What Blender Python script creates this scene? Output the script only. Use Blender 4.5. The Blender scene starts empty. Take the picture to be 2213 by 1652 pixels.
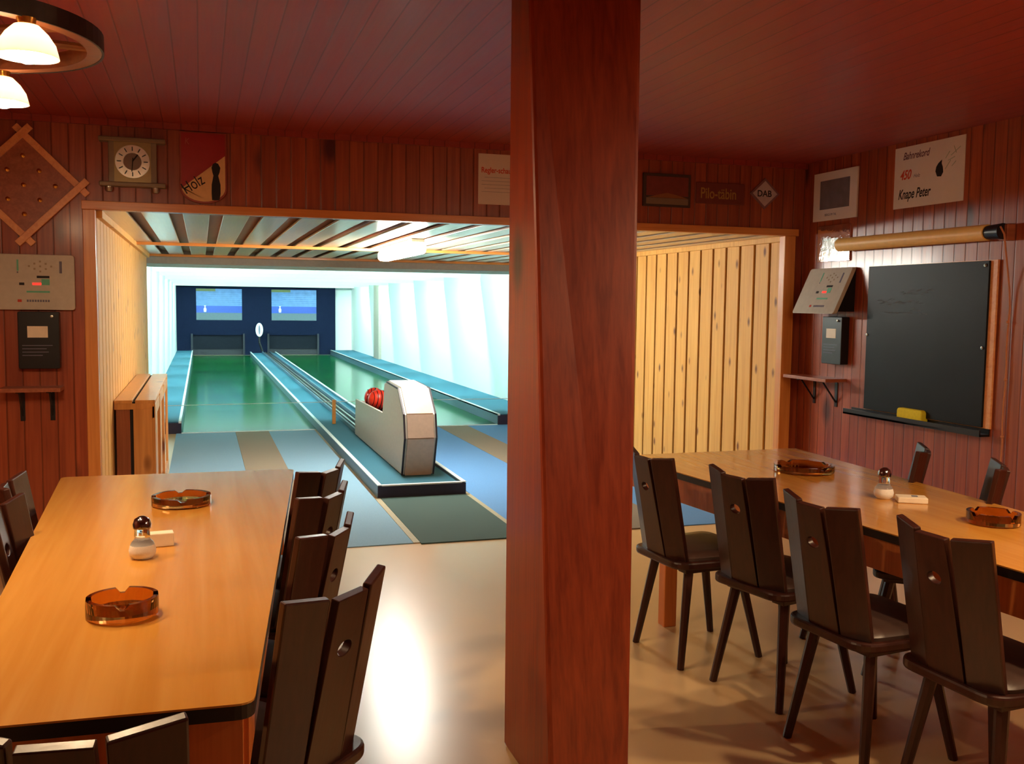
import bpy, bmesh, math, random
from mathutils import Vector, Matrix
random.seed(7)
S = bpy.context.scene
COL = S.collection
# ------------------------------------------------------------------ camera
YAW, PITCH, ROLL, FPX = 0.311, 0.080, 0.012, 2090.0
CAMPOS = Vector((0, 0, 1.5))
fwd = Vector((math.sin(YAW)*math.cos(PITCH), math.cos(YAW)*math.cos(PITCH), -math.sin(PITCH)))
rt = Vector((math.cos(YAW), -math.sin(YAW), 0)); up = rt.cross(fwd)
r2 = rt*math.cos(ROLL)+up*math.sin(ROLL); u2 = -rt*math.sin(ROLL)+up*math.cos(ROLL)
cd = bpy.data.cameras.new('camera'); cam = bpy.data.objects.new('camera', cd); COL.objects.link(cam)
cd.sensor_width = 36; cd.lens = FPX/2213*36; cd.clip_start = .05; cd.clip_end = 100
m = Matrix((r2, u2, -fwd)).transposed().to_4x4(); m.translation = CAMPOS
cam.matrix_world = m
S.camera = cam
# ------------------------------------------------------------------ world and exposure
w = bpy.data.worlds.new('world'); S.world = w; w.use_nodes = True
w.node_tree.nodes['Background'].inputs[0].default_value = (.02, .014, .012, 1)
w.node_tree.nodes['Background'].inputs[1].default_value = 0.3
S.view_settings.view_transform = 'Standard'; S.view_settings.look = 'None'
S.view_settings.exposure = 0.0; S.view_settings.gamma = 1; S.view_settings.use_curve_mapping = False
BULB = 760.0       # chandelier bulbs, radiance
BULB2 = 900.0
TUBE_ANNEX = 125.0
TUBE_ALLEY = 420.0
# ------------------------------------------------------------------ materials
MATS = {}
def srgb(r, g, b):
    f = lambda c: (c/255/12.92 if c/255 <= .04045 else ((c/255+.055)/1.055)**2.4)
    return (f(r), f(g), f(b), 1)
def mat(name, c, rough=.5, metal=0, noise=.12, nscale=30, coat=0, trans=0, ior=1.45, emit=None, bump=0, spec=.5):
    if name in MATS: return MATS[name]
    M = bpy.data.materials.new(name); M.use_nodes = True; MATS[name] = M
    nt = M.node_tree; b = nt.nodes['Principled BSDF']
    b.inputs['Roughness'].default_value = rough; b.inputs['Metallic'].default_value = metal
    b.inputs['Coat Weight'].default_value = coat; b.inputs['Coat Roughness'].default_value = .12
    b.inputs['Transmission Weight'].default_value = trans; b.inputs['IOR'].default_value = ior
    b.inputs['Specular IOR Level'].default_value = spec
    tc = nt.nodes.new('ShaderNodeTexCoord'); nz = nt.nodes.new('ShaderNodeTexNoise')
    nz.inputs['Scale'].default_value = nscale; nz.inputs['Detail'].default_value = 3
    nt.links.new(tc.outputs['Object'], nz.inputs['Vector'])
    mx = nt.nodes.new('ShaderNodeMix'); mx.data_type = 'RGBA'
    mx.inputs[6].default_value = tuple(x*(1-noise) for x in c[:3])+(1,)
    mx.inputs[7].default_value = tuple(min(1, x*(1+noise)) for x in c[:3])+(1,)
    nt.links.new(nz.outputs['Fac'], mx.inputs[0]); nt.links.new(mx.outputs[2], b.inputs['Base Color'])
    if bump:
        bp = nt.nodes.new('ShaderNodeBump'); bp.inputs['Strength'].default_value = bump; bp.inputs['Distance'].default_value = .004
        nt.links.new(nz.outputs['Fac'], bp.inputs['Height']); nt.links.new(bp.outputs[0], b.inputs['Normal'])
    if emit:
        b.inputs['Emission Color'].default_value = emit[0]; b.inputs['Emission Strength'].default_value = emit[1]
    return M
def wood(name, c1, c2, grain='Z', board=None, rough=.35, knots=0, kcol=(.03, .01, .005, 1), coat=.25, gs=1.0, vary=.25, groove=.07, gdark=.25, bump=.25):
    """board=(axis, width): tongue-and-groove joints across that axis"""
    if name in MATS: return MATS[name]
    M = bpy.data.materials.new(name); M.use_nodes = True; MATS[name] = M
    nt = M.node_tree; N = nt.nodes.new; L = nt.links.new; b = nt.nodes['Principled BSDF']
    b.inputs['Coat Weight'].default_value = coat; b.inputs['Coat Roughness'].default_value = .15
    def mth(op, a, c=None, cl=False):
        n = N('ShaderNodeMath'); n.operation = op; n.use_clamp = cl
        for i, v in enumerate((a, c)):
            if v is None: continue
            if isinstance(v, (int, float)): n.inputs[i].default_value = v
            else: L(v, n.inputs[i])
        return n.outputs[0]
    tc = N('ShaderNodeTexCoord'); co = tc.outputs['Object']
    sep = N('ShaderNodeSeparateXYZ'); L(co, sep.inputs[0])
    rnd = None; gmask = None
    if board:
        a = mth('DIVIDE', sep.outputs[board[0]], board[1])
        idx = mth('FLOOR', a); fr = mth('FRACT', a)
        wn = N('ShaderNodeTexWhiteNoise'); wn.noise_dimensions = '1D'; L(idx, wn.inputs['W']); rnd = wn.outputs['Value']
        d = mth('MINIMUM', fr, mth('SUBTRACT', 1.0, fr))
        gmask = mth('DIVIDE', d, groove, True)
    off = N('ShaderNodeCombineXYZ')
    if rnd is not None:
        r10 = mth('MULTIPLY', rnd, 17.0); L(r10, off.inputs[0]); L(r10, off.inputs[1]); L(r10, off.inputs[2])
    va = N('ShaderNodeVectorMath'); va.operation = 'ADD'; L(co, va.inputs[0]); L(off.outputs[0], va.inputs[1])
    mp = N('ShaderNodeMapping'); L(va.outputs[0], mp.inputs['Vector'])
    sc = [26*gs]*3; sc['XYZ'.index(grain)] = 1.3*gs; mp.inputs['Scale'].default_value = sc
    nz = N('ShaderNodeTexNoise'); nz.inputs['Scale'].default_value = 1; nz.inputs['Detail'].default_value = 5; nz.inputs['Distortion'].default_value = .8
    L(mp.outputs[0], nz.inputs['Vector'])
    mp2 = N('ShaderNodeMapping'); L(va.outputs[0], mp2.inputs['Vector'])
    sc = [90*gs]*3; sc['XYZ'.index(grain)] = 3*gs; mp2.inputs['Scale'].default_value = sc
    nz2 = N('ShaderNodeTexNoise'); nz2.inputs['Scale'].default_value = 1; nz2.inputs['Detail'].default_value = 3
    L(mp2.outputs[0], nz2.inputs['Vector'])
    g = mth('ADD', mth('MULTIPLY', nz.outputs['Fac'], .65), mth('MULTIPLY', nz2.outputs['Fac'], .35))
    rp = N('ShaderNodeValToRGB'); L(g, rp.inputs[0])
    rp.color_ramp.elements[0].position = .36; rp.color_ramp.elements[0].color = c1
    rp.color_ramp.elements[1].position = .64; rp.color_ramp.elements[1].color = c2
    col = rp.outputs[0]
    def mixc(f, A, B, mode='MIX'):
        x = N('ShaderNodeMix'); x.data_type = 'RGBA'; x.blend_type = mode
        for i, v in ((0, f), (6, A), (7, B)):
            if isinstance(v, (int, float, tuple)): x.inputs[i].default_value = v
            else: L(v, x.inputs[i])
        return x.outputs[2]
    if knots:
        mk = N('ShaderNodeMapping'); L(va.outputs[0], mk.inputs['Vector'])
        sc = [knots]*3; sc['XYZ'.index(grain)] = knots*.5; mk.inputs['Scale'].default_value = sc
        vo = N('ShaderNodeTexVoronoi'); vo.inputs['Scale'].default_value = 1; L(mk.outputs[0], vo.inputs['Vector'])
        k = mth('SUBTRACT', 1.0, mth('DIVIDE', vo.outputs['Distance'], .16, True))
        k = mth('MULTIPLY', k, 1.6, True)
        col = mixc(k, col, kcol)
    if rnd is not None:
        v = mth('ADD', mth('MULTIPLY', rnd, vary), 1-vary*.6)
        vc = N('ShaderNodeCombineColor'); L(v, vc.inputs[0]); L(v, vc.inputs[1]); L(v, vc.inputs[2])
        col = mixc(1.0, col, vc.outputs[0], 'MULTIPLY')
        gm = mth('ADD', mth('MULTIPLY', gmask, 1-gdark), gdark)
        gc = N('ShaderNodeCombineColor'); L(gm, gc.inputs[0]); L(gm, gc.inputs[1]); L(gm, gc.inputs[2])
        col = mixc(1.0, col, gc.outputs[0], 'MULTIPLY')
    L(col, b.inputs['Base Color'])
    rr = mth('ADD', mth('MULTIPLY', nz.outputs['Fac'], .18), rough-.09); L(rr, b.inputs['Roughness'])
    bp = N('ShaderNodeBump'); bp.inputs['Strength'].default_value = bump; bp.inputs['Distance'].default_value = .004
    h = mth('MULTIPLY', g, .4)
    if gmask is not None: h = mth('ADD', h, mth('MULTIPLY', gmask, 2.0))
    L(h, bp.inputs['Height']); L(bp.outputs[0], b.inputs['Normal'])
    return M
M_wall = wood('red stained pine boards', srgb(138, 56, 30), srgb(172, 82, 44), 'Z', ('X', .085), rough=.36, knots=2.6, kcol=srgb(80, 26, 18), gdark=.4, vary=.2)
M_wallR = wood('red stained pine boards, side', srgb(138, 56, 30), srgb(172, 82, 44), 'Z', ('Y', .085), rough=.36, knots=2.6, kcol=srgb(80, 26, 18), gdark=.4, vary=.2)
M_ceil = wood('red stained ceiling boards', srgb(146, 48, 36), srgb(160, 56, 42), 'Y', ('X', .095), rough=.5, knots=0, vary=.08, gdark=.45, groove=.05, coat=.05, bump=.12)
M_pillar = wood('stained pillar boards', srgb(120, 40, 18), srgb(152, 60, 26), 'Z', None, rough=.42, knots=2.3, kcol=srgb(60, 18, 12), gs=1.3)
M_trim = wood('orange pine trim', srgb(214, 132, 62), srgb(232, 156, 82), 'X', None, rough=.35, knots=3, kcol=srgb(130, 60, 20))
M_trimZ = wood('orange pine post', srgb(214, 132, 62), srgb(236, 160, 84), 'Z', None, rough=.35, knots=3, kcol=srgb(130, 60, 20))
M_pine = wood('varnished pine cladding', srgb(214, 150, 66), srgb(234, 178, 92), 'Z', None, rough=.58, coat=0, knots=7, kcol=srgb(120, 66, 24), vary=0)
M_pinegap = wood('pine cladding back boards', srgb(64, 32, 16), srgb(84, 44, 22), 'Z', None, rough=.5)
M_slat = wood('grey ceiling slats', srgb(196, 168, 134), srgb(214, 188, 152), 'Y', None, rough=.32, coat=.5)
M_slatgap = mat('brown ceiling recess', srgb(150, 100, 66), .6)
M_box = wood('pine radiator cover', srgb(200, 134, 72), srgb(224, 162, 96), 'Z', None, rough=.38, knots=4, kcol=srgb(120, 60, 20))
M_table = wood('light laminate tabletop', srgb(200, 136, 54), srgb(210, 150, 66), 'Y', None, rough=.2, coat=.4, gs=.6, bump=.03)
M_tleg = wood('orange beech table frame', srgb(200, 108, 48), srgb(222, 130, 62), 'Z', None, rough=.4)
M_edge = mat('black table edge band', srgb(30, 24, 26), .4)
M_chair = wood('dark stained chair wood', srgb(46, 18, 12), srgb(62, 28, 19), 'Z', None, rough=.38, coat=.06, gs=1.2)
M_cush = mat('dark brown leatherette', srgb(78, 58, 50), .38, noise=.3, nscale=12, bump=.15)
M_white = mat('white plaster', srgb(240, 245, 242), .7, noise=.03)
M_beam = mat('grey painted beam', srgb(170, 160, 146), .6)
M_navy = mat('navy painted board', srgb(9, 19, 40), .8, spec=.1)
M_black = mat('black plastic', srgb(22, 22, 26), .35)
M_blackm = mat('black mat', srgb(30, 32, 40), .7)
M_pit = mat('grey pit curtain', srgb(20, 24, 32), .8, spec=.1)
M_lane = mat('green lane surface', srgb(11, 84, 38), .14, noise=.2, nscale=3, coat=0, spec=.1)
M_teal = mat('teal carpet on curb', srgb(46, 104, 126), .8, noise=.2, nscale=120)
M_curbside = mat('blue grey curb side', srgb(84, 108, 126), .45)
M_curbfront = mat('dark navy curb front', srgb(44, 40, 62), .45)
M_whitetrim = mat('white edge trim', srgb(226, 236, 236), .4)
M_carpet = mat('light blue carpet', srgb(128, 168, 194), .9, noise=.22, nscale=260, bump=.3)
M_carpet2 = mat('bright blue carpet', srgb(96, 150, 206), .9, noise=.22, nscale=260, bump=.3)
M_runner = mat('grey beige runner', srgb(140, 130, 114), .9, noise=.22, nscale=260, bump=.3)
M_green = mat('dark green grey carpet', srgb(66, 92, 90), .95, noise=.25, nscale=260, bump=.3)
M_seam = mat('beige carpet seam', srgb(170, 166, 140), .7)
M_laminate = mat('cream grey laminate', srgb(206, 202, 190), .35)
M_lamfront = mat('beige laminate front', srgb(210, 186, 166), .35)
M_rubber = mat('dark rubber edge', srgb(46, 40, 50), .5)
M_steel = mat('brushed steel rail', srgb(170, 168, 160), .3, metal=.9)
M_paper = mat('white paper', srgb(232, 222, 212), .6, noise=.03)
M_cream = mat('cream painted board', srgb(232, 190, 132), .5)
M_redp = mat('dark red paint', srgb(160, 30, 36), .4)
M_ink = mat('black ink', srgb(28, 22, 26), .6)
M_redink = mat('red ink', srgb(206, 70, 46), .6)
M_greenink = mat('green print', srgb(110, 190, 160), .6)
M_greyink = mat('grey blue print', srgb(110, 110, 130), .6)
M_casing = mat('grey white console casing', srgb(196, 190, 176), .4)
M_led = mat('red led digits', srgb(200, 20, 20), .4, emit=(srgb(255, 40, 30), 2.5))
M_glass = mat('amber glass', srgb(206, 140, 78), .04, trans=1.0, ior=1.5, noise=.05)
M_clear = mat('clear glass', (.95, .95, .95, 1), .03, trans=1, ior=1.45, noise=0)
M_salt = mat('white salt', srgb(240, 236, 228), .8, nscale=300)
M_chrome = mat('dark chrome cap', srgb(150, 146, 150), .15, metal=1)
M_ivory = mat('ivory card', srgb(238, 224, 200), .55)
M_brass = mat('brass', srgb(214, 164, 80), .25, metal=1)
M_silver = mat('silver dial ring', srgb(222, 214, 200), .25, metal=.9)
M_clock = mat('olive bronze clock case', srgb(132, 114, 92), .4, metal=.2)
M_slate = mat('chalkboard slate', srgb(17, 19, 23), .45, noise=.3, nscale=4, spec=.2)
M_chalk = mat('chalk smear', srgb(80, 82, 84), .8)
M_yellow = mat('yellow sponge', srgb(232, 208, 40), .85, noise=.15, nscale=60, bump=.5)
M_roll = mat('tan roller canvas', srgb(246, 194, 108), .45)
M_cord = mat('tan cord', srgb(190, 120, 80), .8)
M_mirror = mat('silver reflective plate', (.9, .93, .95, 1), .06, metal=1, nscale=22, bump=.35)
M_dkwood = wood('dark pin board wood', srgb(146, 78, 50), srgb(176, 100, 66), 'Z', None, rough=.4)
M_ltwood = wood('light oak batten', srgb(226, 150, 94), srgb(242, 176, 116), 'Z', None, rough=.4)
M_wheel = wood('wagon wheel wood', srgb(120, 70, 46), srgb(150, 92, 62), 'X', None, rough=.4)
def shade_mat():
    M = bpy.data.materials.new('opal glass shade'); M.use_nodes = True; nt = M.node_tree; nt.nodes.remove(nt.nodes['Principled BSDF'])
    d = nt.nodes.new('ShaderNodeBsdfDiffuse'); d.inputs[0].default_value = (.85, .8, .7, 1)
    t = nt.nodes.new('ShaderNodeBsdfTranslucent'); t.inputs[0].default_value = (.92, .86, .76, 1)
    m_ = nt.nodes.new('ShaderNodeMixShader'); m_.inputs[0].default_value = .55
    nt.links.new(d.outputs[0], m_.inputs[1]); nt.links.new(t.outputs[0], m_.inputs[2]); nt.links.new(m_.outputs[0], nt.nodes['Material Output'].inputs[0])
    return M
M_shade = shade_mat()
M_iron = mat('black iron tyre', srgb(52, 44, 46), .45, metal=.5)
M_ball = mat('red bowling ball', srgb(196, 44, 26), .35, noise=.1, coat=.1)
M_ballb = mat('dark ball stripes', srgb(60, 20, 22), .2, coat=.6)
M_peg = mat('orange wooden peg', srgb(206, 140, 70), .4)
M_string = mat('white string', srgb(220, 226, 226), .6)
M_signy = mat('dull gold lettering', srgb(170, 130, 60), .5)
M_signk = mat('dark green brown sign', srgb(70, 52, 44), .5)
M_dab = mat('pale lilac sign', srgb(196, 176, 180), .5)
M_pic = mat('blue brown landscape print', srgb(120, 112, 118), .4, noise=.35, nscale=14)
M_bulb = mat('glowing bulb', (1, .9, .7, 1), .4, emit=((1, .70, .40, 1), BULB))
M_bulb2 = mat('glowing bulb of the right chandelier', (1, .9, .7, 1), .4, emit=((1, .70, .40, 1), BULB2))
M_tubeA = mat('fluorescent tube, annex', (1, 1, 1, 1), .4, emit=((1, .97, .86, 1), TUBE_ANNEX))
M_tubeB = mat('fluorescent tube, alley', (1, 1, 1, 1), .4, emit=((.66, 1, .95, 1), TUBE_ALLEY))
def floor_mat():
    M = bpy.data.materials.new('beige screed floor'); M.use_nodes = True
    nt = M.node_tree; b = nt.nodes['Principled BSDF']; N = nt.nodes.new; L = nt.links.new
    tc = N('ShaderNodeTexCoord'); nz = N('ShaderNodeTexNoise'); nz.inputs['Scale'].default_value = 1.6; nz.inputs['Detail'].default_value = 2
    L(tc.outputs['Object'], nz.inputs['Vector'])
    rp = N('ShaderNodeValToRGB'); rp.color_ramp.elements[0].color = srgb(214, 180, 132); rp.color_ramp.elements[1].color = srgb(220, 187, 139)
    rp.color_ramp.elements[0].position = .1; rp.color_ramp.elements[1].position = .9
    L(nz.outputs['Fac'], rp.inputs[0]); L(rp.outputs[0], b.inputs['Base Color'])
    mr = N('ShaderNodeMapRange'); L(nz.outputs['Fac'], mr.inputs[0]); mr.inputs[3].default_value = .275; mr.inputs[4].default_value = .275
    L(mr.outputs[0], b.inputs['Roughness']); b.inputs['Specular IOR Level'].default_value = .6
    return M
M_floor = floor_mat()
# ------------------------------------------------------------------ mesh builder
class MB:
    def __init__(s): s.v = []; s.f = []
    def add(s, vs, fs):
        o = len(s.v); s.v += [tuple(v) for v in vs]; s.f += [tuple(i+o for i in f) for f in fs]; return s
    def box(s, x0, x1, y0, y1, z0, z1):
        return s.add([(x0, y0, z0), (x1, y0, z0), (x1, y1, z0), (x0, y1, z0), (x0, y0, z1), (x1, y0, z1), (x1, y1, z1), (x0, y1, z1)],
                     [(0, 3, 2, 1), (4, 5, 6, 7), (0, 1, 5, 4), (1, 2, 6, 5), (2, 3, 7, 6), (3, 0, 4, 7)])
    def loft(s, rings, cap=True, close=True):
        n = len(rings[0]); vs = [p for r in rings for p in r]; fs = []
        for k in range(len(rings)-1):
            for i in range(n):
                j = (i+1) % n; fs.append((k*n+i, k*n+j, (k+1)*n+j, (k+1)*n+i))
        if cap: fs.append(tuple(range(n-1, -1, -1))); fs.append(tuple((len(rings)-1)*n+i for i in range(n)))
        return s.add(vs, fs)
    def prism(s, poly, z0, z1, axis='Z'):
        def P(a, b, c): return {'Z': (a, b, c), 'Y': (a, c, b), 'X': (c, a, b)}[axis]
        return s.loft([[P(a, b, z0) for a, b in poly], [P(a, b, z1) for a, b in poly]])
    def lathe(s, prof, n=32, c=(0, 0, 0)):
        return s.loft([[(c[0]+r*math.cos(2*math.pi*i/n), c[1]+r*math.sin(2*math.pi*i/n), c[2]+z) for i in range(n)] for r, z in prof])
    def tube(s, p, q, r0, r1=None, n=10):
        p, q = Vector(p), Vector(q); r1 = r0 if r1 is None else r1
        d = (q-p).normalized(); a = d.orthogonal().normalized(); b = d.cross(a)
        return s.loft([[tuple(P+(a*math.cos(2*math.pi*i/n)+b*math.sin(2*math.pi*i/n))*R) for i in range(n)] for P, R in ((p, r0), (q, r1))])
    def path(s, pts, r, n=8):
        for a, b in zip(pts, pts[1:]): s.tube(a, b, r, n=n)
        return s
    def sphere(s, c, r, n=20, k=12, sz=1):
        return s.loft([[(c[0]+r*math.sin(math.pi*(j+.02*(j == 0)-.02*(j == k))/k)*math.cos(2*math.pi*i/n), c[1]+r*math.sin(math.pi*(j+.02*(j == 0)-.02*(j == k))/k)*math.sin(2*math.pi*i/n), c[2]-r*sz*math.cos(math.pi*j/k)) for i in range(n)] for j in range(k+1)])
    def bar(s, p, q, wd, th, upv=(0, 0, 1)):
        p, q = Vector(p), Vector(q); d = (q-p).normalized(); a = d.cross(Vector(upv)).normalized()*wd/2; b = d.cross(a).normalized()*th/2
        return s.loft([[tuple(P+a+b), tuple(P-a+b), tuple(P-a-b), tuple(P+a-b)] for P in (p, q)])
    def build(s, name, m, parent=None, bevel=0, smooth=False, kind=None, loc=None, mtx=None, seg=2):
        me = bpy.data.meshes.new(name); me.from_pydata(s.v, [], s.f); me.update()
        bm = bmesh.new(); bm.from_mesh(me); bmesh.ops.recalc_face_normals(bm, faces=bm.faces); bm.to_mesh(me); bm.free()
        me.materials.append(m)
        o = bpy.data.objects.new(name, me); COL.objects.link(o)
        if parent: o.parent = parent
        if mtx is not None: o.matrix_basis = mtx
        if loc: o.location = loc
        if bevel:
            b = o.modifiers.new('bevel', 'BEVEL'); b.width = bevel; b.segments = seg; b.limit_method = 'ANGLE'; b.angle_limit = math.radians(40)
        if smooth:
            for p in me.polygons: p.use_smooth = True
            if not bevel:
                me.set_sharp_from_angle(angle=math.radians(42))
        if kind: o['kind'] = kind
        return o
def tag(o, label, cat, group=None, kind=None):
    o['label'] = label; o['category'] = cat
    if group: o['group'] = group
    if kind: o['kind'] = kind
    return o
def thing(name, label, cat, loc=(0, 0, 0), rz=0, mtx=None, group=None):
    o = bpy.data.objects.new(name, None); COL.objects.link(o); o.empty_display_size = .1
    if mtx is not None: o.matrix_basis = mtx
    else: o.location = loc; o.rotation_euler = (0, 0, rz)
    return tag(o, label, cat, group)
def dup(root, loc, rz, label, group=None):
    r = root.copy(); COL.objects.link(r); r.location = loc; r.rotation_euler = (0, 0, rz); r['label'] = label
    if group: r['group'] = group
    for ch in list(root.children):
        c = ch.copy(); COL.objects.link(c); c.parent = r
        for g in list(ch.children):
            d = g.copy(); COL.objects.link(d); d.parent = c
    return r
def front(x, y, z):      # frame on a wall seen from the room: local x right, y up, z out of the wall
    return Matrix.Translation((x, y, z)) @ Matrix(((1, 0, 0, 0), (0, 0, -1, 0), (0, 1, 0, 0), (0, 0, 0, 1)))
def side(x, y, z):       # the same on the right wall
    return Matrix.Translation((x, y, z)) @ Matrix(((0, 0, -1, 0), (-1, 0, 0, 0), (0, 1, 0, 0), (0, 0, 0, 1)))
def text(name, s, size, m, parent, loc, ang=0, shear=0, sx=1, ext=.0006, bold=0, mtx=None):
    cu = bpy.data.curves.new(name, 'FONT'); cu.body = s; cu.size = size; cu.extrude = ext; cu.shear = shear; cu.offset = bold
    cu.align_x = 'LEFT'; cu.align_y = 'BOTTOM_BASELINE'
    t = bpy.data.objects.new(name, cu); COL.objects.link(t)
    dg = bpy.context.evaluated_depsgraph_get(); me = bpy.data.meshes.new_from_object(t.evaluated_get(dg))
    bpy.data.objects.remove(t)
    me.materials.clear(); me.materials.append(m)
    o = bpy.data.objects.new(name, me); COL.objects.link(o); o.parent = parent
    o.location = loc; o.rotation_euler = (0, 0, ang); o.scale = (sx, 1, 1)
    return o
def rrect(x0, x1, y0, y1, r, n=5):
    out = []
    for cx, cy, a in ((x1-r, y1-r, 0), (x0+r, y1-r, 90), (x0+r, y0+r, 180), (x1-r, y0+r, 270)):
        for i in range(n+1):
            t = math.radians(a+90*i/n); out.append((cx+r*math.cos(t), cy+r*math.sin(t)))
    return out
def rpoly(pts, r, n=5):   # round the corners of a convex polygon
    out = []; k = len(pts)
    for i in range(k):
        p = Vector(pts[i]); a = (Vector(pts[i-1])-p).normalized(); b = (Vector(pts[(i+1) % k])-p).normalized()
        A = p+a*r; B = p+b*r
        for j in range(n+1):
            t = j/n; q = A*(1-t)**2+p*2*t*(1-t)+B*t*t; out.append((q.x, q.y))
    return out
# ------------------------------------------------------------------ setting
YW = 5.85; CZ = 2.49; OX0, OX1, OZ = -.56, 3.87, 1.995; XR = 4.0; XL = -1.9; YB = -1.6
AX0, AX1, AYE = -.55, 3.92, 11.12
B = lambda: MB()
B().box(XL-.3, XR+.4, YB-.2, 30, -.12, 0).build('floor', M_floor, kind='structure')
B().box(XL-.1, XR+.1, YB-.1, YW+.06, CZ, CZ+.06).build('ceiling', M_ceil, kind='structure')
wf = B(); wf.box(XL, OX0, YW, YW+.06, 0, CZ); wf.box(OX0, OX1, YW, YW+.06, OZ+.0, CZ); wf.box(OX1, XR, YW, YW+.06, 0, CZ)
wf.build('wall_front', M_wall, kind='structure')
B().box(XR, XR+.08, YB, YW+.06, 0, CZ).build('wall_right', M_wallR, kind='structure')
B().box(XL-.08, XL, YB, YW+.06, 0, CZ).build('wall_left', M_wallR, kind='structure')
B().box(XL-.08, XR+.08, YB-.08, YB, 0, CZ).build('wall_rear', M_wall, kind='structure')
B().box(OX0-.06, OX1+.08, YW-.018, YW, OZ, OZ+.048).build('trim_1', M_trim, kind='structure', bevel=.003)
B().box(OX0-.055, OX0+.01, YW-.02, YW+.05, 0, OZ).build('trim_2', M_trimZ, kind='structure', bevel=.004)
B().box(OX1-.03, OX1+.055, YW-.02, YW+.05, 0, OZ).build('trim_3', M_trimZ, kind='structure', bevel=.004)
B().box(XL, XR, YW-.02, YW, CZ-.035, CZ).build('trim_4', M_ceil, kind='structure')
# annex walls clad in raised pine boards
def cladding(name, x, s):
    b = B(); y = YW+.07; k = 0
    while y < AYE-.02:
        y1 = min(y+.175, AYE)
        x0, x1 = sorted((x, x+s*.02)); b.box(x0, x1, y, y1, 0, 2.02); y += .203
    o = b.build(name, M_pine, kind='structure', bevel=.005)
    x0, x1 = sorted((x, x-s*.05)); B().box(x0, x1, YW+.06, AYE, 0, 2.04).build(name+'_backing', M_pinegap, kind='structure')
cladding('wall_annex_left', AX0-.02, 1); cladding('wall_annex_right', AX1, -1)
B().box(AX0-.03, AX0+.03, YW+.06, AYE, 1.955, 2.0).build('trim_5', M_pine, kind='structure', bevel=.003)
B().box(AX1-.05, AX1, YW+.06, AYE, 1.96, 2.0).build('trim_6', M_pine, kind='structure', bevel=.003)
# annex slatted ceiling
b = B(); x = AX0
while x < AX1: b.box(x, min(x+.15, AX1), YW+.06, 11.4, 2.0, 2.016); x += .227
b.build('ceiling_annex_slats', M_slat, kind='structure', bevel=.003)
B().box(AX0-.1, AX1+.3, YW+.06, 11.5, 2.045, 2.09).build('ceiling_annex', M_slatgap, kind='structure')
B().box(AX0, AX1, 8.95, 9.01, 1.975, 2.0).build('trim_7', M_trim, kind='structure', bevel=.003)
B().box(AX0, AX1, 11.2, 11.26, 1.975, 2.0).build('trim_8', M_trim, kind='structure', bevel=.003)
B().box(-.75, 4.25, 11.38, 11.46, 1.905, 2.09).build('trim_9', M_beam, kind='structure')
B().box(-.75, AX0-.07, AYE-.05, AYE, 0, 2.1).build('trim_10', M_beam, kind='structure')
B().box(AX1+.05, 4.25, AYE-.05, AYE, 0, 2.1).build('trim_11', M_beam, kind='structure')
# alley shell
B().box(-.73, -.65, AYE, 28.3, 0, 2.3).build('wall_alley_left', M_white, kind='structure')
B().box(4.15, 4.23, AYE, 28.3, 0, 2.3).build('wall_alley_right', M_white, kind='structure')
B().box(-.73, 4.23, 11.46, 28.3, 2.22, 2.3).build('ceiling_alley', M_white, kind='structure')
B().box(-.73, 4.23, 28.22, 28.3, 0, 2.3).build('wall_alley_far', M_white, kind='structure')
BY = [12.6, 14.6, 17.0, 19.6, 22.4, 25.2, 27.7]
for i, y in enumerate(BY):
    B().box(-.65, 4.15, y-.02, y+.02, 1.905, 2.22).build('trim_%d' % (12+i), M_white, kind='structure')
B().box(4.08, 4.15, 23.3, 24.0, 0, 2.22).build('trim_19', M_beam, kind='structure')
# ------------------------------------------------------------------ pillar
def pilr():
    b = B()
    lo = [(.965, 3.05, 0), (1.34, 3.05, 0), (1.225, 2.60, 0), (.965, 2.575, 0)]
    hi = [(.96, 3.05, CZ), (1.37, 3.05, CZ), (1.338, 2.87, CZ), (.96, 2.865, CZ)]
    b.loft([lo, hi]); return b
PIL = tag(pilr().build('wooden_pillar', M_pillar, bevel=.012), 'thick reddish brown wooden pillar standing between the two tables, floor to ceiling', 'pillar')
# ------------------------------------------------------------------ carpets in the annex
def carpet(name, label, x0, x1, y0, y1, m, z=.006, cat='carpet', grp=None):
    return tag(B().box(x0, x1, y0, y1, 0, z).build(name, m), label, cat, grp)
carpet('carpet_strip', 'light blue carpet strip running along the pine radiator cover', -.285, .355, YW, 11.44, M_carpet)
carpet('carpet_strip', 'light blue carpet strip between the left grey runner and the raised ball return curb', .725, 1.245, YW, 11.44, M_carpet)
carpet('carpet_runner', 'grey approach runner leading to the left green lane', .357, .723, YW, 11.44, M_runner, .008, 'runner')
carpet('carpet_strip', 'bright blue carpet strip right of the raised ball return curb', 2.005, 2.728, YW, 11.44, M_carpet2)
carpet('carpet_runner', 'grey approach runner leading to the right green lane', 2.73, 3.10, YW, 11.44, M_runner, .008, 'runner')
carpet('carpet_strip', 'bright blue carpet strip along the right pine clad wall', 3.102, AX1-.03, YW, 11.44, M_carpet2)
carpet('floor_mat', 'dark green grey mat lying in front of the raised ball return curb', 1.29, 1.965, YW-.03, 7.28, M_green, .008, 'mat')
carpet('carpet_seam', 'pale seam strip along the left edge of the dark green grey mat', 1.247, 1.288, YW, 7.28, M_seam, .007, 'seam strip')
carpet('carpet_seam', 'pale seam strip along the right edge of the dark green grey mat', 1.967, 2.003, YW, 7.28, M_seam, .007, 'seam strip')
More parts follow.
